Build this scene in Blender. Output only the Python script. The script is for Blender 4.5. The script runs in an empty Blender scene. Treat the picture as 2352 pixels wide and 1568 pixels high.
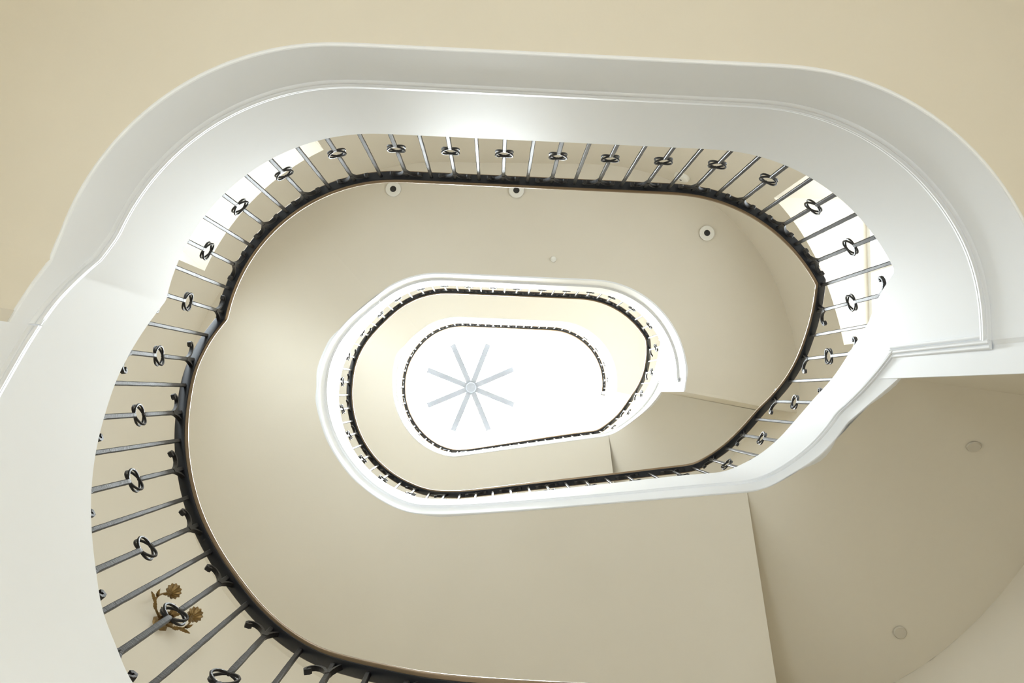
import bpy, bmesh, math, random
import numpy as np
from mathutils import Matrix, Vector
random.seed(7)
C = bpy.context.scene.collection
sc = bpy.context.scene
PI = math.pi
EYE = 1.65                       # eye height over the hall floor; heights below are given over the eye

# ------------------------------------------------------------------ camera
FPX = 1900.0                     # focal length in pixels of the 2352 px wide frame
def cam_basis():
    z = np.array([1133.7-1176, 905.0-784, FPX]); z /= np.linalg.norm(z)
    x = np.array([1, 0, 0.]); x -= z*z.dot(x); x /= np.linalg.norm(x)
    return np.stack([x, np.cross(z, x), z])          # rows: world X, Y, Z in (right, down, forward)
RB = cam_basis()
cam_d = bpy.data.cameras.new('camera'); cam = bpy.data.objects.new('camera', cam_d); C.objects.link(cam)
cam_d.sensor_width = 36; cam_d.lens = 36*FPX/2352; cam_d.clip_end = 200; cam_d.clip_start = 0.02
right, down, fwd = RB[:, 0], RB[:, 1], RB[:, 2]
cam.matrix_world = Matrix([[right[0], -down[0], -fwd[0], 0], [right[1], -down[1], -fwd[1], 0],
                           [right[2], -down[2], -fwd[2], EYE], [0, 0, 0, 1]])
sc.camera = cam

# ------------------------------------------------------------------ world, daylight, exposure
W = bpy.data.worlds.new('overcast_sky'); sc.world = W; W.use_nodes = True
W.node_tree.nodes['Background'].inputs[0].default_value = (0.86, 0.93, 1.0, 1)
W.node_tree.nodes['Background'].inputs[1].default_value = 3.0
sc.view_settings.view_transform = 'Standard'; sc.view_settings.look = 'None'
sc.view_settings.exposure = 0.08; sc.view_settings.gamma = 1.0; sc.view_settings.use_curve_mapping = False
sc.cycles.max_bounces = 14; sc.cycles.diffuse_bounces = 9; sc.cycles.glossy_bounces = 4
sc.cycles.transparent_max_bounces = 12
sc.cycles.sample_clamp_indirect = 12.0
SKYLIGHT_POWER = 4200.0
WIN = {'ground_left': (105, (0.86, 0.93, 1.0)), 'ground_right': (80, (1.0, 0.89, 0.70)),  # ground pair: unseen windows added to light the soffits, right one lamp-warm
       'first_left': (54, (0.88, 0.94, 1.0)), 'first_right': (62, (0.95, 0.97, 1.0)),
       'second_left': (50, (0.90, 0.96, 1.0)), 'second_right': (70, (0.90, 0.96, 1.0))}

# ------------------------------------------------------------------ helpers
def tag(o, label=None, cat=None, group=None, kind=None):
    if label: o['label'] = label
    if cat: o['category'] = cat
    if group: o['group'] = group
    if kind: o['kind'] = kind
    return o
def empty(name, loc=(0, 0, 0), **k):
    o = bpy.data.objects.new(name, None); C.objects.link(o); o.location = loc; o.empty_display_size = .1
    return tag(o, **k)
def mesh_obj(name, V, F, mat, parent=None, smooth=True, auto=None):
    me = bpy.data.meshes.new(name); me.from_pydata([tuple(v) for v in V], [], F); me.update()
    if smooth: me.polygons.foreach_set('use_smooth', [True]*len(me.polygons))
    if auto is not None and smooth: me.set_sharp_from_angle(angle=math.radians(auto))
    me.materials.append(mat)
    o = bpy.data.objects.new(name, me); C.objects.link(o)
    if parent: o.parent = parent; o.matrix_parent_inverse = parent.matrix_world.inverted() if False else Matrix()
    return o
class MB:
    def __init__(s): s.V = []; s.F = []
    def add(s, V, F):
        n = len(s.V); s.V += [tuple(v) for v in V]; s.F += [tuple(i+n for i in f) for f in F]
    def box(s, x0, x1, y0, y1, z0, z1):
        s.add([(x0,y0,z0),(x1,y0,z0),(x1,y1,z0),(x0,y1,z0),(x0,y0,z1),(x1,y0,z1),(x1,y1,z1),(x0,y1,z1)],
              [(3,2,1,0),(4,5,6,7),(0,1,5,4),(1,2,6,5),(2,3,7,6),(3,0,4,7)])
    def loft(s, rings, close=True, caps=True):
        n = len(rings[0]); V = [p for r in rings for p in r]; F = []
        for i in range(len(rings)-1):
            for j in range(n if close else n-1):
                k = (j+1) % n
                F.append((i*n+j, i*n+k, (i+1)*n+k, (i+1)*n+j))
        if caps and close:
            F.append(tuple(range(n))[::-1]); F.append(tuple((len(rings)-1)*n+j for j in range(n)))
        s.add(V, F)
    def tube(s, pts, rad, n=8, closed=False, flat=1.0, up=(0, 0, 1)):
        pts = [Vector(p) for p in pts]; rings = []; m = len(pts)
        rr = rad if hasattr(rad, '__len__') else [rad]*m
        for i, p in enumerate(pts):
            a = pts[(i-1) % m] if (closed or i) else p; b = pts[(i+1) % m] if (closed or i < m-1) else p
            t = (b-a).normalized(); u = Vector(up); x = u.cross(t)
            if x.length < 1e-3: x = Vector((1, 0, 0)).cross(t)
            x.normalize(); y = t.cross(x)
            rings.append([p+x*math.cos(2*PI*j/n)*rr[i]+y*math.sin(2*PI*j/n)*rr[i]*flat for j in range(n)])
        if closed: rings.append(rings[0])
        s.loft(rings, True, not closed)
    def lathe(s, prof, n=24, c=(0, 0, 0), lobes=0, amp=0):
        rings = []
        for r, z in prof:
            rings.append([(c[0]+r*(1+amp*math.cos(lobes*2*PI*j/n))*math.cos(2*PI*j/n),
                           c[1]+r*(1+amp*math.cos(lobes*2*PI*j/n))*math.sin(2*PI*j/n), c[2]+z) for j in range(n)])
        s.loft(rings, True, False)
    def build(s, name, mat, parent=None, smooth=True, auto=35):
        return mesh_obj(name, s.V, s.F, mat, parent, smooth, auto)

# ------------------------------------------------------------------ materials
def material(name, col, rough=.6, metal=0.0, bump=None, var=None, spec=.5, coat=0):
    m = bpy.data.materials.new(name); m.use_nodes = True; nt = m.node_tree; b = nt.nodes['Principled BSDF']
    b.inputs['Base Color'].default_value = (*col, 1); b.inputs['Roughness'].default_value = rough
    b.inputs['Metallic'].default_value = metal; b.inputs['Specular IOR Level'].default_value = spec
    if coat: b.inputs['Coat Weight'].default_value = coat; b.inputs['Coat Roughness'].default_value = .15
    tc = nt.nodes.new('ShaderNodeTexCoord')
    if var:
        scale, amt, col2 = var
        n = nt.nodes.new('ShaderNodeTexNoise'); n.inputs['Scale'].default_value = scale; n.inputs['Detail'].default_value = 4
        nt.links.new(tc.outputs['Object'], n.inputs['Vector'])
        r = nt.nodes.new('ShaderNodeMapRange'); r.inputs[1].default_value = .35; r.inputs[2].default_value = .65
        r.inputs[3].default_value = 0; r.inputs[4].default_value = amt; nt.links.new(n.outputs['Fac'], r.inputs[0])
        x = nt.nodes.new('ShaderNodeMix'); x.data_type = 'RGBA'
        x.inputs[6].default_value = (*col, 1); x.inputs[7].default_value = (*col2, 1)
        nt.links.new(r.outputs[0], x.inputs[0]); nt.links.new(x.outputs[2], b.inputs['Base Color'])
    if bump:
        scale, strength, dist = bump[:3]
        n = nt.nodes.new('ShaderNodeTexNoise'); n.inputs['Scale'].default_value = scale; n.inputs['Detail'].default_value = 3
        if len(bump) > 3:
            mp = nt.nodes.new('ShaderNodeMapping'); mp.inputs['Scale'].default_value = bump[3]
            nt.links.new(tc.outputs['Object'], mp.inputs[0]); nt.links.new(mp.outputs[0], n.inputs['Vector'])
        else: nt.links.new(tc.outputs['Object'], n.inputs['Vector'])
        bp = nt.nodes.new('ShaderNodeBump'); bp.inputs['Strength'].default_value = strength; bp.inputs['Distance'].default_value = dist
        nt.links.new(n.outputs['Fac'], bp.inputs['Height']); nt.links.new(bp.outputs['Normal'], b.inputs['Normal'])
    return m
M_SOFFIT = material('beige_plaster', (.705, .658, .566), .85, bump=(60, .08, .004), var=(1.3, .5, (.68, .632, .54)), spec=.2)
M_WALL = material('cream_plaster', (.72, .672, .58), .85, bump=(60, .08, .004), var=(1.1, .5, (.695, .645, .55)), spec=.2)
M_STRING = material('white_satin_paint', (.825, .85, .895), .48, bump=(7, .06, .01), spec=.45)
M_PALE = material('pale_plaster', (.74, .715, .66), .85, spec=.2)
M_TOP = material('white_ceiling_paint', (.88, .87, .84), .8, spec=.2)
M_IRON = material('hammered_iron', (.018, .016, .0155), .42, .25, bump=(1, .7, .002, (60, 60, 230)))
M_RAILIRON = material('dark_iron_bar', (.013, .014, .018), .42, .3, bump=(40, .2, .002))
M_BRASS = material('worn_brass', (.27, .19, .115), .34, .6, bump=(90, .2, .001))
M_SCONCE = material('antique_gilt_brass', (.24, .155, .06), .38, .85, bump=(70, .5, .003), var=(30, .7, (.16, .10, .04)))
M_FLOOR = material('pale_stone_floor', (.76, .74, .69), .5, var=(3, .5, (.68, .65, .60)))
M_STEP = material('stone_tread', (.60, .57, .52), .6)
M_FRAME = material('white_window_paint', (.82, .82, .80), .4)
M_RIB = material('dark_grey_metal', (.068, .071, .078), .6, spec=.15)
M_PLASTIC = material('white_plastic', (.80, .79, .74), .45)
M_DARK = material('dark_recess', (.03, .028, .025), .7)
M_PATCH = material('grey_filler', (.58, .54, .46), .85)
M_CANDLE = material('ivory_candle_tube', (.78, .76, .70), .5)
def glass_material():
    m = bpy.data.materials.new('window_glass'); m.use_nodes = True; nt = m.node_tree; nt.nodes.clear()
    o = nt.nodes.new('ShaderNodeOutputMaterial'); t = nt.nodes.new('ShaderNodeBsdfTransparent'); g = nt.nodes.new('ShaderNodeBsdfGlossy')
    g.inputs['Roughness'].default_value = .03; t.inputs[0].default_value = (.93, .96, .95, 1)
    x = nt.nodes.new('ShaderNodeMixShader'); x.inputs[0].default_value = .06
    nt.links.new(t.outputs[0], x.inputs[1]); nt.links.new(g.outputs[0], x.inputs[2]); nt.links.new(x.outputs[0], o.inputs[0])
    return m
M_GLASS = glass_material()

# ------------------------------------------------------------------ plan of the well: a long oval, rounded ends, cut lower right corner
CX, CY, A, B, ROT = .242, -.255, .866, 1.043, .041
NP = 720
def plan():
    p = []
    for t in np.linspace(0, 90, 60, endpoint=False): p.append((-A-B*np.cos(np.radians(t)), -B*np.sin(np.radians(t))))
    for t in np.linspace(0, 1, 60, endpoint=False): p.append((-A+2*A*t, -B))
    for t in np.linspace(0, 139.5, 95, endpoint=False): p.append((A+B*np.sin(np.radians(t)), -B*np.cos(np.radians(t))))
    c = (A+B*np.sin(np.radians(139.5)), -B*np.cos(np.radians(139.5))); l = (-A+.03, B+.21)
    for t in np.linspace(0, 1, 70, endpoint=False): p.append((c[0]+(l[0]-c[0])*t, c[1]+(l[1]-c[1])*t))
    for t in np.linspace(0, 90, 60, endpoint=False):
        t = np.radians(90-t); p.append((-A-B*np.cos(t)+.03*np.sin(t), (B+.21)*np.sin(t)))
    p = np.array(p)
    def resample(p, n):
        q = np.vstack([p, p[:1]]); d = np.r_[0, np.cumsum(np.hypot(*np.diff(q, axis=0).T))]
        u = np.linspace(0, d[-1], n, endpoint=False)
        return np.stack([np.interp(u, d, q[:, 0]), np.interp(u, d, q[:, 1])], 1), d[-1]
    p, _ = resample(p, NP)
    k = np.exp(-.5*(np.arange(-16, 17)/4.5)**2); k /= k.sum()
    p = np.stack([np.convolve(np.r_[p[-16:, i], p[:, i], p[:16, i]], k, 'valid') for i in (0, 1)], 1)
    p, per = resample(p, NP)
    c, s = np.cos(ROT), np.sin(ROT)
    return np.stack([CX+p[:, 0]*c-p[:, 1]*s, CY+p[:, 0]*s+p[:, 1]*c], 1), per
PL, PER = plan()
def circ_smooth(a, w):
    k = np.exp(-.5*(np.arange(-4*w, 4*w+1)/w)**2); k /= k.sum(); m = 4*w
    return np.stack([np.convolve(np.r_[a[-m:, i], a[:, i], a[:m, i]], k, 'valid') for i in range(a.shape[1])], 1)
TAN = np.roll(PL, -2, 0)-np.roll(PL, 2, 0); TAN /= np.hypot(*TAN.T)[:, None]
NRM = np.stack([TAN[:, 1], -TAN[:, 0]], 1)               # outward
NRMS = circ_smooth(NRM, 14); NRMS /= np.hypot(*NRMS.T)[:, None]
sN = np.arange(NP)/NP
WID = np.interp(sN, [0, .17, .34, .40, .46, .52, .58, .64, .70, .80, .90, 1.0], [1.32, 1.30, 1.36, 1.36, 1.28, 1.34, 1.44, 1.42, 1.40, 1.42, 1.42, 1.32])
OUT = PL+NRMS*WID[:, None]
OUT = circ_smooth(OUT, 6)
def cyc(a, s):
    s = (s % 1.0)*NP; i = int(s); f = s-i
    return a[i % NP]*(1-f)+a[(i+1) % NP]*f
def P(s, off=0.0):
    p = cyc(PL, s); n = cyc(NRM, s); n = n/np.hypot(*n); return p+n*off
def ang(s):
    t = cyc(TAN, s); return math.atan2(t[1], t[0])
def OW(s): return cyc(OUT, s)

# ------------------------------------------------------------------ height profiles along the helix (turns, metres over the eye)
def pchip(x, y):
    h = np.diff(x); d = np.diff(y)/h; m = np.zeros(len(x))
    if len(x) == 2: m[:] = d[0]
    else:
        for i in range(1, len(x)-1):
            if d[i-1]*d[i] > 0:
                w1, w2 = 2*h[i]+h[i-1], h[i]+2*h[i-1]; m[i] = (w1+w2)/(w1/d[i-1]+w2/d[i])
        m[0], m[-1] = d[0], d[-1]
    def f(q):
        i = np.clip(np.searchsorted(x, q, side='right')-1, 0, len(x)-2); t = (q-x[i])/h[i]; t = np.clip(t, 0, 1)
        return y[i]*(2*t**3-3*t**2+1)+h[i]*m[i]*(t**3-2*t**2+t)+y[i+1]*(3*t**2-2*t**3)+h[i]*m[i+1]*(t**3-t**2)
    return f
def profile(tab, soft=.0, jumps=(), corners=()):
    """monotone cubic through the measured stations; 'corners' are real breaks of slope, 'jumps' steps in height"""
    t = np.array(tab, float); cuts = []
    for j in jumps:
        i = int(np.argmin(abs(t[:, 0]-j))); cuts.append((i, True))           # station i begins the next piece
    for c in corners: cuts.append((int(np.argmin(abs(t[:, 0]-c))), False))
    cuts.sort(); pieces = []; st = 0
    for i, jump in cuts:
        en = i-1 if jump else i
        pieces.append((t[st, 0], pchip(t[st:en+1, 0], t[st:en+1, 1]))); st = i
    pieces.append((t[st, 0], pchip(t[st:, 0], t[st:, 1])))
    starts = np.array([p[0] for p in pieces])
    def f(s):
        xs = np.atleast_1d(s).astype(float); r = np.empty_like(xs)
        k = np.clip(np.searchsorted(starts, xs, side='right')-1, 0, len(pieces)-1)
        for n_ in set(k.tolist()): r[k == n_] = pieces[n_][1](xs[k == n_])
        return r if np.ndim(s) else float(r[0])
    return f
J1, J2, J3 = .5025, 1.508, 2.511
S0 = -.563
RAIL = profile([(S0, -.63), (-.42, 1.35), (-.33, 2.08), (-.276, 2.38), (-.247, 2.56), (-.225, 2.72), (-.2, 2.97), (-.17, 3.31), (-.15, 3.52), (-.129, 3.73), (-.11, 3.88), (-.092, 4.01), (-.073, 4.16), (-.055, 4.31),
    (-.037, 4.48), (-.02, 4.65), (-.004, 4.87), (.013, 5.15), (.441, 5.15), (.453, 5.33), (.471, 5.60), (.491, 5.90), (.505, 6.15), (.515, 6.36), (.524, 6.55), (.541, 6.77), (.558, 6.95), (.580, 7.18),
    (.653, 7.44), (.730, 7.72), (.786, 7.93), (.805, 8.16), (.827, 8.55), (.847, 8.78), (.868, 8.92), (.890, 9.02), (.922, 9.22), (.945, 9.41), (.965, 9.61), (.985, 9.84), (.999, 10.0), (1.03, 10.42),
    (1.05, 10.72), (1.07, 10.92), (1.082, 10.95), (1.437, 10.93), (1.45, 11.18), (1.466, 11.52), (1.486, 11.97), (1.504, 12.46), (1.515, 12.80), (1.545, 13.35), (1.577, 13.85), (1.662, 14.1), (1.791, 14.15),
    (1.815, 14.4), (1.849, 14.75), (1.884, 14.95), (1.922, 15.12), (1.955, 15.36), (1.988, 15.70), (2.011, 15.93), (2.034, 16.12), (2.07, 16.35), (2.511, 16.35)], corners=(.013, .441, 1.437))
STOP = profile([(S0, -1.6), (-.42, .45), (-.3, 1.3), (-.2, 2.05), (-.136, 2.51), (-.124, 2.63), (-.112, 2.74), (-.099, 2.88), (-.084, 3.03), (-.071, 3.16), (-.055, 3.33), (-.040, 3.50), (-.026, 3.66), (-.012, 3.84),
    (.002, 4.03), (.0135, 4.18), (.4475, 4.18), (.457, 4.42), (.472, 4.67), (.485, 4.92), (.501, 5.19), (.516, 5.47), (.531, 5.67), (.544, 5.80), (.559, 5.97), (.574, 6.2), (.595, 6.48), (.662, 6.76), (.747, 7.08),
    (.785, 7.26), (.809, 7.58), (.847, 7.98), (.881, 8.14), (.909, 8.29), (.937, 8.50), (.960, 8.71), (.973, 8.86), (.994, 9.15), (1.024, 9.62), (1.05, 9.98), (1.066, 10.12), (1.446, 10.13), (1.452, 10.33), (1.465, 10.65),
    (1.48, 11.0), (1.497, 11.38), (1.522, 11.9), (1.56, 12.5), (1.60, 12.9), (1.70, 13.15), (1.785, 13.3), (1.82, 13.6), (1.85, 13.85), (1.90, 14.1), (1.95, 14.42), (2.0, 15.0), (2.03, 15.3), (2.07, 15.48), (J3, 15.48)], corners=(.0135, .4475, 1.446))
SBOT = profile([(-.012, 2.86), (-.006, 2.92), (.016, 3.12), (.03, 3.14), (.457, 3.15), (J1-1e-5, 3.17), (J1, 4.36), (.515, 4.63), (.528, 4.87), (.550, 5.03), (.569, 5.26), (.591, 5.44), (.675, 5.87), (.748, 6.26),
    (.795, 6.60), (.826, 6.96), (.861, 7.27), (.893, 7.44), (.932, 7.62), (.961, 7.79), (.975, 7.91), (.99, 8.05), (1.017, 8.40), (1.044, 8.83), (1.072, 9.18), (1.084, 9.24), (1.48, 9.27), (J2-1e-5, 9.32), (J2, 10.60), (1.526, 11.07),
    (1.555, 11.9), (1.584, 12.5), (1.725, 12.9), (1.807, 13.1), (1.852, 13.35), (1.892, 13.45), (1.941, 13.62), (1.985, 13.84), (2.029, 14.06), (2.066, 14.42), (2.09, 14.55), (J3, 14.55)], jumps=(J1, J2), corners=(.016, .528, .591, 1.584))
def _sof(s):
    """the plastered underside: as the string foot, with the slope at the well eased over a few steps"""
    xs = np.atleast_1d(s).astype(float); acc = 0; wt = 0
    for k in range(-4, 5):
        w = math.exp(-.5*(k/2)**2); y = xs+k*.006
        for c in (J1, J2, .591, 1.584):
            y = np.where((xs >= c) & (y < c), c+1e-6, np.where((xs < c) & (y >= c), c-1e-6, y))
        acc = acc+w*SBOT(y); wt += w
    v = acc/wt; base = SBOT(xs)
    for c in (J1, J2, .591, 1.584):                     # keep the real steps and the crease sharp
        f = np.clip(np.abs(xs-c)/.03, 0, 1); v = base+(v-base)*f
    v = np.where(xs < .05, base, v)
    return v
def SOF(s):
    v = _sof(s); return v if np.ndim(s) else float(v[0])
def WS(s):
    """outer station of the generator that starts at s: the crease runs square to the straight side"""
    return s+sum(.023*math.exp(-((s-c)/.036)**2) for c in (.591, 1.584))
def drop(s):
    """the underside of the straight flight hangs lower along the outer wall, a tilt added for light contrast at the crease, dying out in the next bend"""
    for a, b, c, d, amp in ((J1, .591, .78, 1.0, .54), (J2, 1.584, 1.78, 2.0, .54)):
        if b <= s < c: return amp
        if c <= s < d: t = (s-c)/(d-c); return amp*(1-t*t*(3-2*t))
    return 0.0
JM1, JM2 = .488, 1.493
MLD = profile([(-.5, -1.0), (-.3, .45), (-.2, 1.2), (-.136, 1.64), (-.084, 2.16), (-.055, 2.46), (-.028, 2.79), (-.012, 2.97), (.003, 3.14), (.01, 3.23), (.023, 3.4), (.036, 3.46), (.44, 3.49), (JM1-1e-5, 3.54), (JM1, 4.36),
    (.510, 4.74), (.523, 4.98), (.544, 5.15), (.566, 5.38), (.588, 5.66), (.675, 6.11), (.748, 6.52), (.795, 6.87), (.826, 7.24), (.861, 7.55), (.893, 7.72), (.932, 7.87), (.961, 8.03), (.99, 8.31), (1.017, 8.68),
    (1.044, 9.11), (1.072, 9.46), (1.084, 9.52), (JM2-1e-5, 9.58), (JM2, 10.65), (1.526, 11.35), (1.555, 12.1), (1.584, 12.7), (1.725, 13.1), (1.807, 13.3), (1.852, 13.6), (1.892, 13.7), (1.941, 13.87), (1.985, 14.1),
    (2.029, 14.31), (2.066, 14.67), (2.09, 14.8), (J3, 14.8)], jumps=(JM1, JM2), corners=(.023, .523))
Z = EYE
def srange(a, b, n=300):
    k = max(2, int(round((b-a)*n))+1); return np.linspace(a, b, k)

def sweep(name, a, b, prof, mat, parent, n=300, closed=True, auto=35):
    """prof(s) -> list of (offset, height) pairs; swept along the plan from a to b"""
    S = srange(a, b, n); m = MB(); rings = []
    for s in S:
        s2 = min(max(s, a+1e-7), b-1e-7)
        rings.append([(*P(s, o), z+Z) for o, z in prof(s2)])
    m.loft(rings, closed, closed)
    return m.build(name, mat, parent, auto=auto)

def rounded(o0, o1, z0, z1, r=.006):
    return [(o0+r, z0), (o1-r, z0), (o1, z0+r), (o1, z1-r), (o1-r, z1), (o0+r, z1), (o0, z1-r), (o0, z0+r)]

# ------------------------------------------------------------------ structure: hall floor, outer wall with window openings, ceiling
GROUND = -EYE; TOPZ = 20.0
ring_out = OUT
V = [(*p, 0) for p in OUT*1.0]; V = [(*(OW(s)+cyc(NRMS, s)*.05), 0.0) for s in np.arange(0, 1, 1/144)]
n = len(V); V += [(x, y, -.12) for x, y, _ in V]
F = [tuple(range(n)), tuple(range(n, 2*n))[::-1]]+[(i, i+n, (i+1) % n+n, (i+1) % n) for i in range(n)]
floor = mesh_obj('floor', V, F, M_FLOOR, smooth=False); tag(floor, 'pale stone floor of the hall at the foot of the stair', kind='structure')

def s_nearest(arr, p):
    d = np.hypot(*(arr-np.array(p)).T); return float(np.argmin(d))/NP
def s_of_ray(px, py):                       # where the sight line through a pixel crosses the outer wall
    d = RB@np.array([px-1176, py-784, FPX]); a = math.atan2(d[1], d[0])
    aa = np.arctan2(OUT[:, 1], OUT[:, 0]); e = np.abs((aa-a+PI) % (2*PI)-PI); return float(np.argmin(e))/NP
sLa, sLb = s_nearest(OUT, (-2.76, -1.18)), s_nearest(OUT, (-1.65, -2.37))
idx = [i for i in range(NP) if OUT[i, 0] > 2]
sRa = min(idx, key=lambda i: abs(OUT[i, 1]+1.93))/NP; sRb = min(idx, key=lambda i: abs(OUT[i, 1]+.48))/NP
levels = {'ground': (-1.45, 0.85), 'first': (4.3, 8.0), 'second': (10.25, 13.7)}  # ground openings are added, set low to throw light up the well
def reveal_pts(side):
    """four plan points: inner a, inner b, outer b, outer a"""
    if side == 'left':
        a, b = OW(sLa), OW(sLb); t = (b-a)/np.hypot(*(b-a)); nn = np.array([t[1], -t[0]])
        mid = (a+b)/2; nn = nn if np.dot(nn, mid) > 0 else -nn
        D = .78
        # the back plane stands D behind the chord
        return a, b, b+nn*D, a+nn*D, nn
    a, b = OW(sRa), OW(sRb); nn = np.array([1.0, 0.0])
    return a, b, np.array([3.74, b[1]]), np.array([3.74, a[1]]), nn
zs = sorted({GROUND, TOPZ, *[v for l in levels.values() for v in l]})
cols = sorted({*[round(i/240, 6) for i in range(240)], round(sLa, 6), round(sLb, 6), round(sRa, 6), round(sRb, 6)})
zz = []
for a, b in zip(zs[:-1], zs[1:]):
    k = max(1, int((b-a)/1.0)); zz += [a+(b-a)*i/k for i in range(k)]
zz.append(zs[-1])
V = []; F = []; nc = len(cols)
for z in zz:
    for s in cols: V.append((*OW(s), z+Z))
for i in range(len(zz)-1):
    zm = (zz[i]+zz[i+1])/2; inz = any(l0 < zm < l1 for l0, l1 in levels.values())
    for j in range(nc):
        k = (j+1) % nc; sm = (cols[j]+(cols[k] if k else 1.0))/2
        if inz and (sLa < sm < sLb or sRa < sm < sRb): continue
        F.append((i*nc+j, (i+1)*nc+j, (i+1)*nc+k, i*nc+k))
wall = mesh_obj('wall_outer', V, F, M_WALL, smooth=True, auto=30); tag(wall, 'cream curved wall enclosing the oval stairwell with tall window recesses', kind='structure')

wn = 0
for lev, (z0, z1) in levels.items():
    for side in ('left', 'right'):
        wn += 1
        a, b, bo, ao, nn = reveal_pts(side); z0w, z1w = z0+Z, z1+Z
        # reveals: curved front edge of head and sill follow the wall
        sa, sb_ = (sLa, sLb) if side == 'left' else (sRa, sRb)
        cs = [s for s in cols if sa-1e-5 <= s <= sb_+1e-5]
        m = MB(); fr = [OW(s) for s in cs]; tt = np.linspace(0, 1, len(fr))
        bk = [ao+(bo-ao)*((np.dot(p-a, bo-ao)/np.dot(bo-ao, bo-ao))) for p in fr]; bk[0] = ao; bk[-1] = bo
        rnd = .05
        for zc, sg in ((z1w, 1), (z0w, -1)):
            VV = []
            for p, q in zip(fr, bk):
                d = (q-p)/np.hypot(*(q-p))
                VV += [(*p, zc+0.0), (*q, zc)]
            k = len(fr); m.add(VV, [(2*i, 2*i+1, 2*i+3, 2*i+2) for i in range(k-1)])
        m.add([(*a, z0w), (*ao, z0w), (*ao, z1w), (*a, z1w)], [(0, 1, 2, 3)])
        m.add([(*b, z0w), (*bo, z0w), (*bo, z1w), (*b, z1w)], [(3, 2, 1, 0)])
        w = empty('window_%d' % wn, (0, 0, 0)); tag(w, 'tall %s window in a deep plaster recess, %s floor' % (side, lev), kind='structure')  # the ground-level pair is an unseen addition for its light
        m.build('reveal', M_WALL, w, smooth=False)
        t = (bo-ao)/np.hypot(*(bo-ao)); L = np.hypot(*(bo-ao)); f = MB()
        def bar(u0, u1, h0, h1, d0=-.06, d1=0.0):
            c = [ao+t*u0+nn*d0, ao+t*u1+nn*d0, ao+t*u1+nn*d1, ao+t*u0+nn*d1]
            f.add([(*p, h0) for p in c]+[(*p, h1) for p in c], [(3, 2, 1, 0), (4, 5, 6, 7), (0, 1, 5, 4), (1, 2, 6, 5), (2, 3, 7, 6), (3, 0, 4, 7)])
        bar(0, .07, z0w, z1w); bar(L-.07, L, z0w, z1w); bar(.07, L-.07, z0w, z0w+.07); bar(.07, L-.07, z1w-.07, z1w); bar(L/2-.025, L/2+.025, z0w+.07, z1w-.07)
        bar(.07, L/2-.025, z1w-.95, z1w-.90); bar(L/2+.025, L-.07, z1w-.95, z1w-.90)
        f.build('frame', M_FRAME, w, smooth=False)
        for u0, u1 in ((.07, L/2-.025), (L/2+.025, L-.07)):
            for h0, h1 in ((z0w+.07, z1w-.95), (z1w-.90, z1w-.07)):
                g = [(*(ao+t*u0-nn*.03), h0), (*(ao+t*u1-nn*.03), h0), (*(ao+t*u1-nn*.03), h1), (*(ao+t*u0-nn*.03), h1)]
                mesh_obj('pane', g, [(0, 1, 2, 3)], M_GLASS, w, smooth=False)
        pw, colr = WIN[lev+'_'+side]
        ld = bpy.data.lights.new('daylight_%s_%s' % (lev, side), 'AREA'); ld.shape = 'RECTANGLE'; ld.size = L-.02; ld.size_y = z1-z0-.02
        ld.energy = pw; ld.color = colr
        lo = bpy.data.objects.new(ld.name, ld); C.objects.link(lo)
        c = (ao+bo)/2+nn*.03; lo.location = (c[0], c[1], (z0w+z1w)/2)
        zax = Vector((nn[0], nn[1], 0)); yax = Vector((0, 0, 1)); xax = yax.cross(zax)
        lo.matrix_world = Matrix([[xax[0], yax[0], zax[0], lo.location[0]], [xax[1], yax[1], zax[1], lo.location[1]], [xax[2], yax[2], zax[2], lo.location[2]], [0, 0, 0, 1]])

# top ceiling with the round roof light
SKC = np.array([(1080-1133.7)*TOPZ/FPX, (889-905)*TOPZ/FPX]); SKR = 1.20
rim = [(*(SKC+SKR*np.array([math.cos(a), math.sin(a)])), TOPZ+Z) for a in np.linspace(0, 2*PI, 96, endpoint=False)]
outr = []
for a in np.linspace(0, 2*PI, 96, endpoint=False):
    d = np.array([math.cos(a), math.sin(a)]); r = 5.5; outr.append((*(SKC+d*r), TOPZ+Z))
m = MB(); m.add(rim+outr, [(i, (i+1) % 96, 96+(i+1) % 96, 96+i) for i in range(96)])
ceiling = m.build('ceiling', M_TOP, None, smooth=False); tag(ceiling, 'white ceiling of the top floor pierced by the round roof light', kind='structure')
sk = empty('roof_light', (SKC[0], SKC[1], TOPZ+Z), label='round domed roof light with eight white ribs meeting at a hub', cat='skylight')
m = MB(); m.lathe([(SKR, 0), (SKR, .45), (SKR+.05, .5)], 96); m.build('upstand', M_TOP, sk)
m = MB(); m.lathe([(SKR-.01, -.03), (SKR+.06, -.03), (SKR+.06, .0)], 96); m.build('rim_trim', M_TOP, sk)
def dome(r): return .45+.42*(1-(r/SKR)**2)
for k in range(8):
    a = math.radians(22+45*k); m = MB(); d = Vector((math.cos(a), math.sin(a), 0)); q = Vector((-d.y, d.x, 0)); rings = []
    for r in np.linspace(.10, SKR-.06, 8):
        c = d*r; z = dome(r)
        rings.append([c+q*.062+Vector((0, 0, z-.10)), c-q*.062+Vector((0, 0, z-.10)), c-q*.05+Vector((0, 0, z)), c+q*.05+Vector((0, 0, z))])
    m.loft(rings); m.build('rib', M_RIB, sk)
m = MB(); m.lathe([(0.0, dome(0)-.17), (.03, dome(0)-.165), (.11, dome(0)-.15), (.135, dome(0)-.12), (.135, dome(0)), (0, dome(0)+.02)], 32); m.build('hub', M_RIB, sk)
m = MB(); m.lathe([(r, dome(r)+.01) for r in np.linspace(SKR, .02, 12)], 48); m.build('glazing', M_GLASS, sk)
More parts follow.
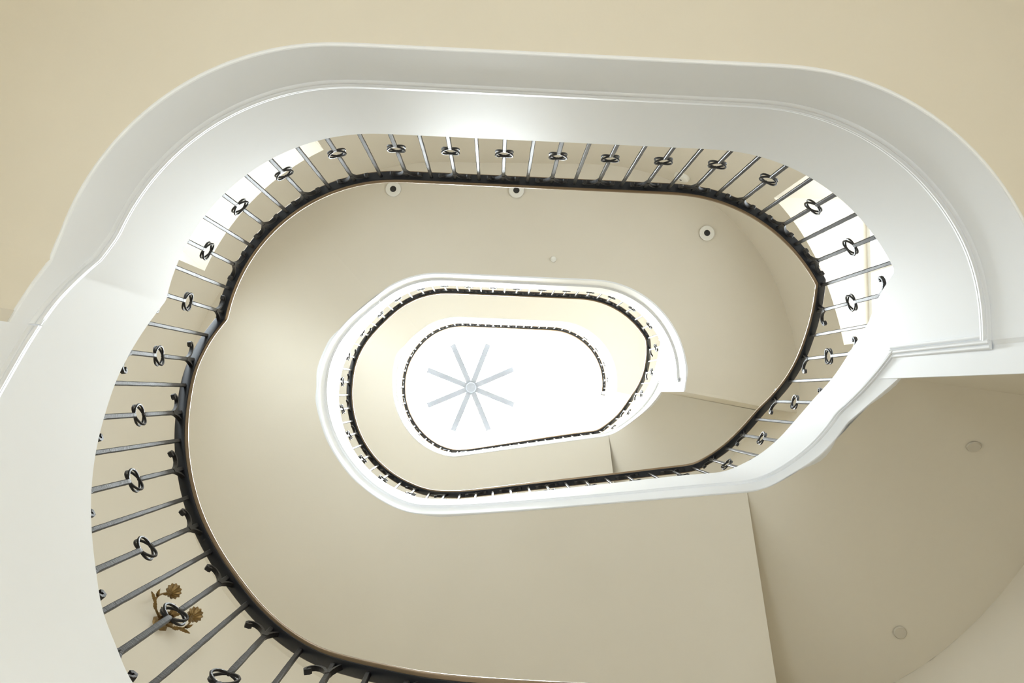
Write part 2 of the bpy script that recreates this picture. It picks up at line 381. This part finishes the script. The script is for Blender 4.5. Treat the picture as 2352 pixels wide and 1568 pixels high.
ld = bpy.data.lights.new('sky_over_roof_light', 'AREA'); ld.shape = 'DISK'; ld.size = 3.2; ld.energy = SKYLIGHT_POWER; ld.color = (.90, .95, 1.0)
lo = bpy.data.objects.new(ld.name, ld); C.objects.link(lo); lo.location = (SKC[0], SKC[1], TOPZ+Z+1.05)

# ------------------------------------------------------------------ stair: strings, mouldings, soffits, landings
def mould_prof(s):
    m_ = MLD(s)
    return [(.004, m_+.048), (-.010, m_+.046), (-.012, m_+.030), (-.004, m_+.026), (-.016, m_+.020), (-.016, m_+.004), (-.005, m_), (-.010, m_-.006), (-.010, m_-.020), (.004, m_-.024)]
def string_prof(bot):
    def f(s):
        zb = bot(s); zt = STOP(s); zm = min(zt-.02, max(zb+.02, MLD(s)))
        return [(0, zt), (0, zm), (.016, zb+.004), (.019, zb), (.026, zb), (.06, zb+.02), (.06, zt)]
    return f
def soffit(name, a, b, hf, mat, parent, rows=10, n=300, inset=.024, thick=0):
    S = srange(a, b, n); V = []; F = []; R = rows+1
    for s in S:
        p = P(s, inset); q = OW(WS(s) if hf is SOF else s); z = hf(min(max(s, a+1e-7), b-1e-7))+Z+.004
        for u in np.linspace(0, 1, R): V.append((*(p+(q-p)*u), z+thick-(drop(min(max(s, a+1e-7), b-1e-7)) if hf is SOF else 0)*u))
    for i in range(len(S)-1):
        for j in range(rows): F.append((i*R+j, i*R+j+1, (i+1)*R+j+1, (i+1)*R+j))
    return mesh_obj(name, V, F, mat, parent)
def radial_face(name, s, z0, z1, mat, parent, thick=.05):
    p, q = P(s, .026), OW(s); tt = cyc(TAN, s)*thick
    m = MB(); c = [p, q, q-tt, p-tt]
    m.add([(*x, z0+Z) for x in c]+[(*x, z1+Z) for x in c], [(3, 2, 1, 0), (4, 5, 6, 7), (0, 1, 5, 4), (1, 2, 6, 5), (2, 3, 7, 6), (3, 0, 4, 7)])
    return m.build(name, mat, parent, smooth=False)
def stepped_top(a, b, nst, parent):
    """treads and risers behind the string"""
    V = []; F = []
    for k in range(nst):
        s0 = a+(b-a)*k/nst; s1 = a+(b-a)*(k+1)/nst; z1 = STOP(s0)-.04+Z; z0 = STOP(max(a, s0-(b-a)/nst))-.04+Z; base = len(V)
        for s in np.linspace(s0, s1, 4): V += [(*P(s, .06), z1), (*OW(s), z1)]
        F += [(base+2*i, base+2*i+2, base+2*i+3, base+2*i+1) for i in range(3)]
        r = len(V); V += [(*P(s0, .06), z0), (*OW(s0), z0)]; F.append((r, base, base+1, r+1))
    return mesh_obj('steps', V, F, M_STEP, parent, smooth=False)

ORD = ['first', 'second', 'top']
# landings
for k, (a, e, top_end) in enumerate([(-.0085, J1, .4475), (1.082, J2, 1.446), (2.085, J3, J3)]):
    L_ = ['broad white-edged landing of the first floor, nearest overhead, with a warm beige underside',
          'second floor landing whose beige underside carries the recessed lights',
          'small bright white landing of the top floor beneath the roof light'][k]
    t = empty('stair_landing', (0, 0, 0), label=L_, cat='landing')
    # string of the landing runs on to the end of the slab
    sweep('string_board', a, e, string_prof(SBOT), M_STRING, t, n=480, auto=7)
    jm = [JM1, JM2, 2.500][k]
    sweep('moulding', a+.0005, jm, mould_prof, M_STRING, t, auto=80)
    # vertical return of the moulding at the slab end
    if k < 2:
        z0, z1 = MLD(jm-.0005)-.02, MLD(jm+.0005)+.045; m = MB(); rings = []
        for z in (z0, z1):
            rings.append([(*P(jm+u/PER, o), z+Z) for u, o in [(-.028, .004), (-.026, -.010), (-.012, -.010), (-.008, -.004), (-.002, -.016), (.014, -.016), (.018, -.005), (.022, -.010), (.036, -.010), (.040, .004)]])
        m.loft(rings); m.build('moulding_return', M_STRING, t, auto=80)
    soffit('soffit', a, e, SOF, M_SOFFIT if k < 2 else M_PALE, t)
    if k < 2: radial_face('end_face', e, SBOT(e-.0005), SBOT(e+.0005)+.08, M_SOFFIT, t)
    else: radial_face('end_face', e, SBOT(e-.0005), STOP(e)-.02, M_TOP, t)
    soffit('floor_slab', [.013, 1.066, 2.07][k], top_end, lambda s: STOP(s)-.02, M_FLOOR, t, thick=0)
# flights
FL = [(S0, -.0085, 'lowest'), (J1, 1.082, 'middle'), (J2, 2.085, 'upper')]
lab = ['white panelled curved flight rising from the hall to the first floor at the lower left',
       'white-sided flight sweeping round from the first to the second floor',
       'brilliant white upper flight between the second and the top floor']
for k, (a, e, nm) in enumerate(FL):
    t = empty('stair_flight', (0, 0, 0), label=lab[k], cat='stairs')
    if k == 0:
        sweep('string_board', a, e, string_prof(lambda s: GROUND), M_STRING, t, n=480, auto=7)
        radial_face('under_stair_wall', e, GROUND, SBOT(-.0085)+.3, M_SOFFIT, t, -.05)
        sweep('moulding', -.48, e, mould_prof, M_STRING, t, auto=80)
        stepped_top(a, .012, 32, t)
    else:
        sweep('string_board', a, e, string_prof(SBOT), M_STRING, t, n=480, auto=7)
        sweep('moulding', [0, JM1, JM2][k], e, mould_prof, M_STRING, t, auto=80)
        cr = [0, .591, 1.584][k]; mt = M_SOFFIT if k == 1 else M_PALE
        soffit('soffit', a, cr, SOF, mt, t)               # underside of the bend
        soffit('soffit', cr, e, SOF, mt, t)               # underside of the straight flight, hanging lower at the wall
        p, q = P(cr, .026), OW(WS(cr)); z = SOF(cr)+Z+.004
        mesh_obj('soffit_edge', [(*p, z), (*q, z), (*q, z-drop(cr+1e-4))], [(0, 1, 2)], mt, t, smooth=False)
        stepped_top([0, .4475, 1.446][k], [0, 1.066, 2.07][k], 32, t)

# ------------------------------------------------------------------ balusters
def bar_mesh(m, z0, z1, w=.0095, d=.0075, taper0=False, taper1=False, seed=0):
    rnd = random.Random(seed); k = max(3, int((z1-z0)/.06)); rings = []
    for i in range(k+1):
        z = z0+(z1-z0)*i/k
        ww = w*(1+rnd.uniform(-.07, .07)); dd = d*(1+rnd.uniform(-.07, .07))
        if taper0 and i == 0: ww, dd = w*.35, d*.8
        if taper1 and i == k: ww, dd = w*.35, d*.8
        c = .3
        rings.append([(-ww, -dd*(1-c), z), (-ww*(1-c), -dd, z), (ww*(1-c), -dd, z), (ww, -dd*(1-c), z), (ww, dd*(1-c), z), (ww*(1-c), dd, z), (-ww*(1-c), dd, z), (-ww, dd*(1-c), z)])
    m.loft(rings)
RR = .049
def take(m, auto=30):
    o = m.build('baluster', M_IRON, auto=auto); me = o.data; bpy.data.objects.remove(o); return me
def scroll_rings(m, sx, top, BH):
    """ram's-horn bracket: leaves the bar, sweeps along the rail and curls back"""
    pts = [(0.004, -.118), (.009, -.092), (.022, -.060), (.041, -.034), (.061, -.019), (.078, -.017), (.091, -.025), (.097, -.039), (.092, -.051), (.081, -.051), (.076, -.042)]
    rings = []
    for i, (x, z) in enumerate(pts):
        a = pts[max(i-1, 0)]; b = pts[min(i+1, len(pts)-1)]; tx, tz = b[0]-a[0], b[1]-a[1]; l = math.hypot(tx, tz); nx, nz = -tz/l, tx/l
        th = (.0052 if i < 8 else .0070); dd = .0100
        c = [(x+nx*th, z+nz*th), (x-nx*th, z-nz*th)]
        rings.append([(sx*xx, y, (BH+z3) if top else -z3) for (xx, z3), y in ((c[0], -dd), (c[1], -dd), (c[1], dd), (c[0], dd))])
    m.loft(rings)
CACHE = {}
def baluster_set(L, frac):
    """meshes of one pattern of baluster of length L; local z = 0 at the foot, x along the rail"""
    key = (round(L/.03), round(frac/.02))
    if key in CACHE: return CACHE[key]
    L = key[0]*.03; ZR = L*key[1]*.02; out = {'L': L}
    m = MB(); bar_mesh(m, 0, L, .0100, .0080, seed=1); out['plain'] = take(m, 25)
    m = MB(); bar_mesh(m, 0, ZR-RR-.030, .0112, .0085, seed=2); bar_mesh(m, ZR-RR-.030, ZR-RR+.006, .0112, .0085, taper1=True, seed=3)
    bar_mesh(m, ZR+RR-.006, ZR+RR+.030, .0105, .008, taper0=True, seed=4); bar_mesh(m, ZR+RR+.030, L, .0105, .008, seed=5)
    out['bar'] = take(m, 25); out['ring'] = []; out['scroll'] = []; far = MB()
    for sg in (1, -1):
        m = MB(); a = math.radians(12)*sg
        pts = [(RR*math.cos(t)*math.cos(a), RR*math.cos(t)*math.sin(a), ZR+RR*math.sin(t)) for t in np.linspace(0, 2*PI, 28, endpoint=False)]
        m.tube(pts, .0056, 6, closed=True, up=(math.sin(-a), math.cos(a), 0.01)); out['ring'].append(take(m, 60)); far.add(m.V, m.F)
    for sx, top in ((1, True), (-1, True), (1, False), (-1, False)):
        m = MB(); scroll_rings(m, sx, top, L); out['scroll'].append(take(m, 40)); far.add(m.V, m.F)
    far.add([v.co[:] for v in out['bar'].vertices], [tuple(p.vertices) for p in out['bar'].polygons])
    out['far'] = take(far, 30); CACHE[key] = out
    return out

# rail end of every baluster measured on the first turn, as fractions of the plan; the rest follow the same rhythm
def s_ray(px, py):
    d = RB@np.array([px-1176, py-784, FPX]); a = math.atan2(d[1], d[0])
    q = PL+NRM*.036; aa = np.arctan2(q[:, 1], q[:, 0]); e = (aa-a+PI) % (2*PI)-PI
    i = int(np.argmin(np.abs(e))); j = (i+1) % NP if e[i] < 0 else (i-1) % NP
    f = abs(e[i])/(abs(e[i])+abs(e[j])+1e-12); return ((i+(f if e[i] < 0 else -f))/NP) % 1
T1 = [(562,1391),(510,1334),(482,1266),(452,1206),(432,1145),(417,1074),(414,1013),(425,945),(442,886),(457,826),(487,776),(520,715),(532,666),(552,614),(585,569),(619,526),(662,487),(707,457),(757,432),(812,415),(875,400),(934,402),(990,403),(1045,406),(1100,407),(1155,410),(1212,417),(1265,420),(1318,424),(1373,420),(1428,425),(1481,429),(1531,436),(1591,438),(1643,449),(1693,470),(1743,492),(1788,522),(1826,561),(1861,605),(1892,655),(1876,715),(1861,772),(1831,826),(1801,876),(1761,921),(1733,963),(1703,998),(1671,1031),(1633,1055)]
T2a = [(1583,1069),(1532.6,1075.7),(1481,1083),(1434.8,1090.5),(1386.3,1096.5),(1341.9,1102.4),(1297.4,1108.3),(1253.9,1112.9),(1213,1118.2),(1171.9,1121.6),(1131.2,1127),(1093.6,1131),(1057,1137),(1021.4,1136),(986.9,1131),(956.2,1121),(921.6,1106.3),(893,1088.5),(867.3,1068.8),(847.5,1047),(826.7,1023.3),(816.5,995.6),(807,967),(802.6,938.3),(800,906)]
T2b = [(802.9,878),(807.3,849.5),(818,822.7),(833.2,794.6),(850.2,772.7),(868.9,751.3),(891.3,732.9),(909.1,717.3),(929.6,703),(951,687.9),(977,678),(1000.2,670.5),(1024.3,667.3),(1052.9,666.4),(1078.8,667.3),(1105.5,669.1),(1132.3,670.9),(1158.2,671.8)]
T2c = [(1184.9,674.5),(1213.6,676.4),(1239.4,678.4),(1265.2,680.3),(1291,682.2),(1315.9,685),(1341.8,687),(1367.6,687.9),(1392.4,692.3),(1416.4,703.2),(1435.5,717.6),(1458.5,734.8),(1473.8,754.9),(1488.1,775.9),(1487.2,804.6),(1487.2,830.4),(1481.4,856.3),(1470.9,881.1),(1459.4,904.1),(1444.6,924.5),(1431.8,944.2),(1417,961),(1397.2,977)]
SB = []; turn = -1; prev = None
for px, py in T1+T2a+T2b+T2c:
    v = s_ray(px, py)
    if prev is None: v += -1
    else: v += round(prev-v)
    if prev is not None and v < prev+.006: v = prev+.0135
    SB.append(v); prev = v
SB = np.array(SB)
# even out the measured stations a little, keeping their pace
sm = SB.copy(); sm[1:-1] = .25*SB[:-2]+.5*SB[1:-1]+.25*SB[2:]; SB = sm
i0 = 0                                            # SB[0] is a plain bar; plain and ringed bars alternate
pre = []; s = SB[0]
while s-.0150 > S0+.02: s -= .0150; pre.append(s)
post = []; s = SB[-1]
while s+.0148 < 2.50: s += .0148; post.append(s)
stations = [(x, (len(pre)-i) % 2 == 1) for i, x in enumerate(pre[::-1])]
stations = [(x, ((len(pre)-i) % 2) == 1) for i, x in enumerate(pre[::-1])]
stations += [(x, i % 2 == 1) for i, x in enumerate(SB)]+[(x, (len(SB)+i) % 2 == 1) for i, x in enumerate(post)]

RAILS = [(S0, .0125, 'dark iron railing of the lowest flight at the lower left, with brass-edged handrail'),
         (.0125, .4435, 'black iron railing along the first floor landing with silvery hammered bars and double rings'),
         (.4435, 1.077, 'iron railing of the middle flight, running from the right bend round below to the left'),
         (1.077, 1.440, 'small dark iron railing around the second floor landing with pale bars'),
         (1.440, 2.055, 'thin iron railing of the upper flight passing behind the second floor'),
         (2.055, 2.507, 'tiny iron railing of the top floor landing, ending in a square post')]
for k, (a, b, lb) in enumerate(RAILS):
    base = P((a+b)/2)
    t = empty('stair_railing', (0, 0, 0), label=lb, cat='railing')
    n = 420
    def capp(s):
        h = RAIL(s); return [(.004, h-.010), (.000, h-.004), (-.001, h+.006), (.004, h+.018), (.018, h+.028), (.036, h+.031), (.054, h+.028), (.068, h+.018), (.073, h+.006), (.072, h-.004), (.068, h-.010)]
    sweep('handrail', a, b, capp, M_BRASS, t, n=n, auto=60)
    sweep('rail_bar', a, b, lambda s: rounded(.012, .064, RAIL(s)-.022, RAIL(s)-.0105, .002), M_RAILIRON, t, n=n, auto=40)
    for s, ringed in stations:
        if not (a <= s < b): continue
        h = RAIL(s)-.021; p = P(s, .037); rot = ang(s)
        flight = k % 2 == 0
        D = baluster_set(max(.9, h-STOP(s)+.05), .49 if flight else .42); L = D['L']
        Mx = Matrix.Translation((p[0], p[1], h-L+Z)) @ Matrix.Rotation(rot, 4, 'Z')
        dist = s > 1.46
        me = D['plain'] if not ringed else (D['far'] if dist else D['bar'])
        o = bpy.data.objects.new('baluster', me); C.objects.link(o); o.parent = t; o.matrix_local = Mx
        if ringed and not dist:
            o['label'] = 'hammered iron bar with two crossed rings at mid height'
            for r in D['ring']:
                q = bpy.data.objects.new('ring', r); C.objects.link(q); q.parent = o
            for r in D['scroll']:
                q = bpy.data.objects.new('scroll', r); C.objects.link(q); q.parent = o
    if k == 5:
        m = MB(); m.box(-.03, .03, -.03, .03, 0, 1.02); m.box(-.04, .04, -.04, .04, 1.02, 1.05)
        o = m.build('newel_post', M_RAILIRON, t, smooth=False); p = P(2.508, .04); o.location = (p[0], p[1], RAIL(2.505)-1.0+Z); o.rotation_euler = (0, 0, ang(2.508))

# ------------------------------------------------------------------ fittings on the undersides
def ray_at(px, py, h):
    d = RB@np.array([px-1176, py-784, FPX]); d = d/d[2]; return Vector((d[0]*h, d[1]*h, h+Z))
def downlight(px, py, lb):
    p = ray_at(px, py, 9.243); t = empty('recessed_light', p, label=lb, cat='ceiling light', group='recessed lights in the second floor landing soffit')
    m = MB(); m.lathe([(.034, .0), (.036, -.006), (.080, -.007), (.086, -.003), (.087, .003)], 40); m.build('trim_ring', M_PLASTIC, t)
    m = MB(); m.lathe([(.035, -.004), (.033, .0), (.031, -.001), (.0, -.0005)], 32); m.build('aperture', M_DARK, t)
downlight(903, 434, 'round recessed light, leftmost, just inside the left bend of the handrail')
downlight(1186, 437, 'round recessed light, middle one close under the straight handrail')
downlight(1624, 535, 'round recessed light, rightmost, standing clear of the handrail')
p = ray_at(1271, 595, 9.255)
t = empty('sprinkler_head', p, label='tiny white sprinkler head on the soffit above the second floor string', cat='sprinkler')
m = MB(); m.lathe([(.0, -.006), (.03, -.006), (.034, 0)], 24); m.build('escutcheon', M_PLASTIC, t)
m = MB(); m.lathe([(.007, -.006), (.007, -.03), (.016, -.032), (.016, -.036), (0, -.037)], 16); m.build('deflector', M_PLASTIC, t)
sA = s_of_ray(1567, 403); wpA = OW(sA); dA = RB@np.array([1567-1176, 403-784, FPX]); dA /= dA[2]
nA = P(sA)-wpA; nA /= np.hypot(*nA); hA = np.hypot(*wpA)/np.hypot(dA[0], dA[1])
t = empty('smoke_alarm', (wpA[0], wpA[1], hA+Z), label='oval white smoke alarm on the wall, seen between the railing bars at the top', cat='smoke alarm')
t.rotation_mode = 'QUATERNION'; t.rotation_quaternion = Vector((0, 0, -1)).rotation_difference(Vector((nA[0], nA[1], 0)))
m = MB(); m.lathe([(.088, .01), (.088, -.018), (.080, -.040), (.05, -.052), (0, -.053)], 40); m.build('housing', M_PLASTIC, t)
m = MB(); m.lathe([(.0, -.0545), (.012, -.0560), (.014, -.052)], 16); m.build('test_button', M_DARK, t)
def under(x, y, lo=.504, hi=.590):
    q = np.array([x, y])
    def off(s_): g = OW(WS(s_))-P(s_); d = q-P(s_); return abs(float(g[0]*d[1]-g[1]*d[0]))/np.hypot(*g)
    best = min(np.arange(lo, hi, .001), key=off); g = OW(WS(best))-P(best)
    u = float(np.dot(q-P(best), g)/np.dot(g, g))
    return SOF(best)-drop(best)*u
def patch(px, py, h, lb):
    for _ in range(12):
        q = ray_at(px, py, h); h = .5*h+.5*under(q.x, q.y)
    q = ray_at(px, py, h-.001); e = .08
    gx = (under(q.x+e, q.y)-under(q.x-e, q.y))/(2*e); gy = (under(q.x, q.y+e)-under(q.x, q.y-e))/(2*e)
    nrm = Vector((-gx, -gy, 1)).normalized()
    m = MB(); m.lathe([(0, -.004), (.034, -.004), (.040, .004)], 28)
    o = m.build('blanking_plate', M_PATCH, None); o.location = q; o.rotation_mode = 'QUATERNION'; o.rotation_quaternion = Vector((0, 0, 1)).rotation_difference(nrm)
    tag(o, lb, 'cover plate', 'blanking plates on the soffit at the right')
patch(2237, 1027, 4.8, 'faint round blanking plate on the beige soffit, upper one near the right edge')
patch(2068, 1453, 5.1, 'faint round blanking plate on the beige soffit, lower one near the corner')

# ------------------------------------------------------------------ wall sconce
sS = s_of_ray(384, 1424)
wp = OW(sS); nt_ = P(sS)-wp; nt_ = nt_/np.hypot(*nt_)
dray = RB@np.array([388-1176, 1428-784, FPX]); dray /= dray[2]
hS = np.hypot(*wp)/np.hypot(dray[0], dray[1])
tS = empty('wall_sconce', (wp[0], wp[1], hS+Z-.06), label='gilt brass leafy two-arm sconce behind the lower left railing bars', cat='wall lamp')
tS.rotation_euler = (0, 0, math.atan2(nt_[1], nt_[0])-PI/2)          # local +y towards the well
m = MB(); rings = []
for z, wd, dp in [(-.16, .008, .012), (-.13, .036, .022), (-.07, .058, .040), (-.02, .044, .046), (.03, .064, .044), (.09, .046, .034), (.14, .024, .024), (.18, .004, .010)]:
    rings.append([(wd*math.cos(a)*(1+.16*math.cos(6*a)), max(0, dp*math.sin(a)*(1+.2*math.cos(6*a))), z) for a in np.linspace(0, 2*PI, 30, endpoint=False)])
m.loft(rings); m.build('backplate', M_SCONCE, tS)
def leaf(c0, d, length, width, curl, parent):
    m = MB(); d = Vector(d).normalized(); sd = d.cross(Vector((0, .3, 1))).normalized(); up = sd.cross(d); rg = []
    for i, u in enumerate(np.linspace(0, 1, 9)):
        w = width*(math.sin(PI*(.10+.88*u))**.8)*(1 if i % 2 else .78)
        c = Vector(c0)+d*length*u+up*curl*u*u
        rg.append([c+sd*w-up*.006, c+up*.002, c-sd*w-up*.006, c-up*.004])
    m.loft(rg); m.build('leaf', M_SCONCE, parent)
for sx in (-1, 1):
    m = MB(); pts = []
    for u in np.linspace(0, 1, 22):
        x = sx*(.015+.10*math.sin(u*PI/2)+.05*math.sin(u*PI)); y = .03+.12*math.sin(u*PI*.60); z = -.08-.10*math.sin(u*PI)+.13*u*u
        pts.append((x, y, z))
    m.tube(pts, [.0085-.0025*u for u in np.linspace(0, 1, 22)], 8); m.build('arm', M_SCONCE, tS)
    ex, ey, ez = pts[-1]
    m = MB(); m.lathe([(.007, -.012), (.013, 0), (.012, .006), (.026, .012), (.042, .030), (.052, .052), (.055, .060), (.047, .054), (.030, .026), (.0, .016)], 48, (ex, ey, ez), 12, .10); m.build('leaf_cup', M_SCONCE, tS)
    m = MB(); m.lathe([(.012, .02), (.012, .11), (.006, .115), (0, .115)], 20, (ex, ey, ez)); m.build('candle_tube', M_CANDLE, tS)
    leaf(pts[5], (sx*.5, .5, -.5), .075, .017, .03, tS); leaf(pts[9], (sx*.6, .3, .5), .07, .016, -.03, tS)
    leaf(pts[13], (sx*.3, .6, -.5), .06, .014, .025, tS); leaf(pts[17], (-sx*.6, .3, .4), .055, .013, .02, tS)
    m = MB()                                                # small scroll closing the arm at the plate
    m.tube([(sx*(.03+.028*(1-v)*math.cos(v*9)), .05+.02*v, -.03+.028*(1-v)*math.sin(v*9)) for v in np.linspace(0, .9, 22)], .0055, 6); m.build('curl', M_SCONCE, tS)
m = MB(); m.lathe([(0, -.22), (.012, -.213), (.020, -.195), (.012, -.175), (.024, -.155), (.012, -.135), (.0, -.13)], 20, (0, .035, 0)); m.build('finial', M_SCONCE, tS)
for j in range(9):
    b_ = (j-4)*.42
    leaf((0, .035, -.03), (math.sin(b_), .75, -math.cos(b_)*.8), .10, .020, -.02 if j % 2 else .02, tS)
for j in range(3): leaf((0, .03, .08), ((j-1)*.6, .5, .7), .09, .018, .02, tS)
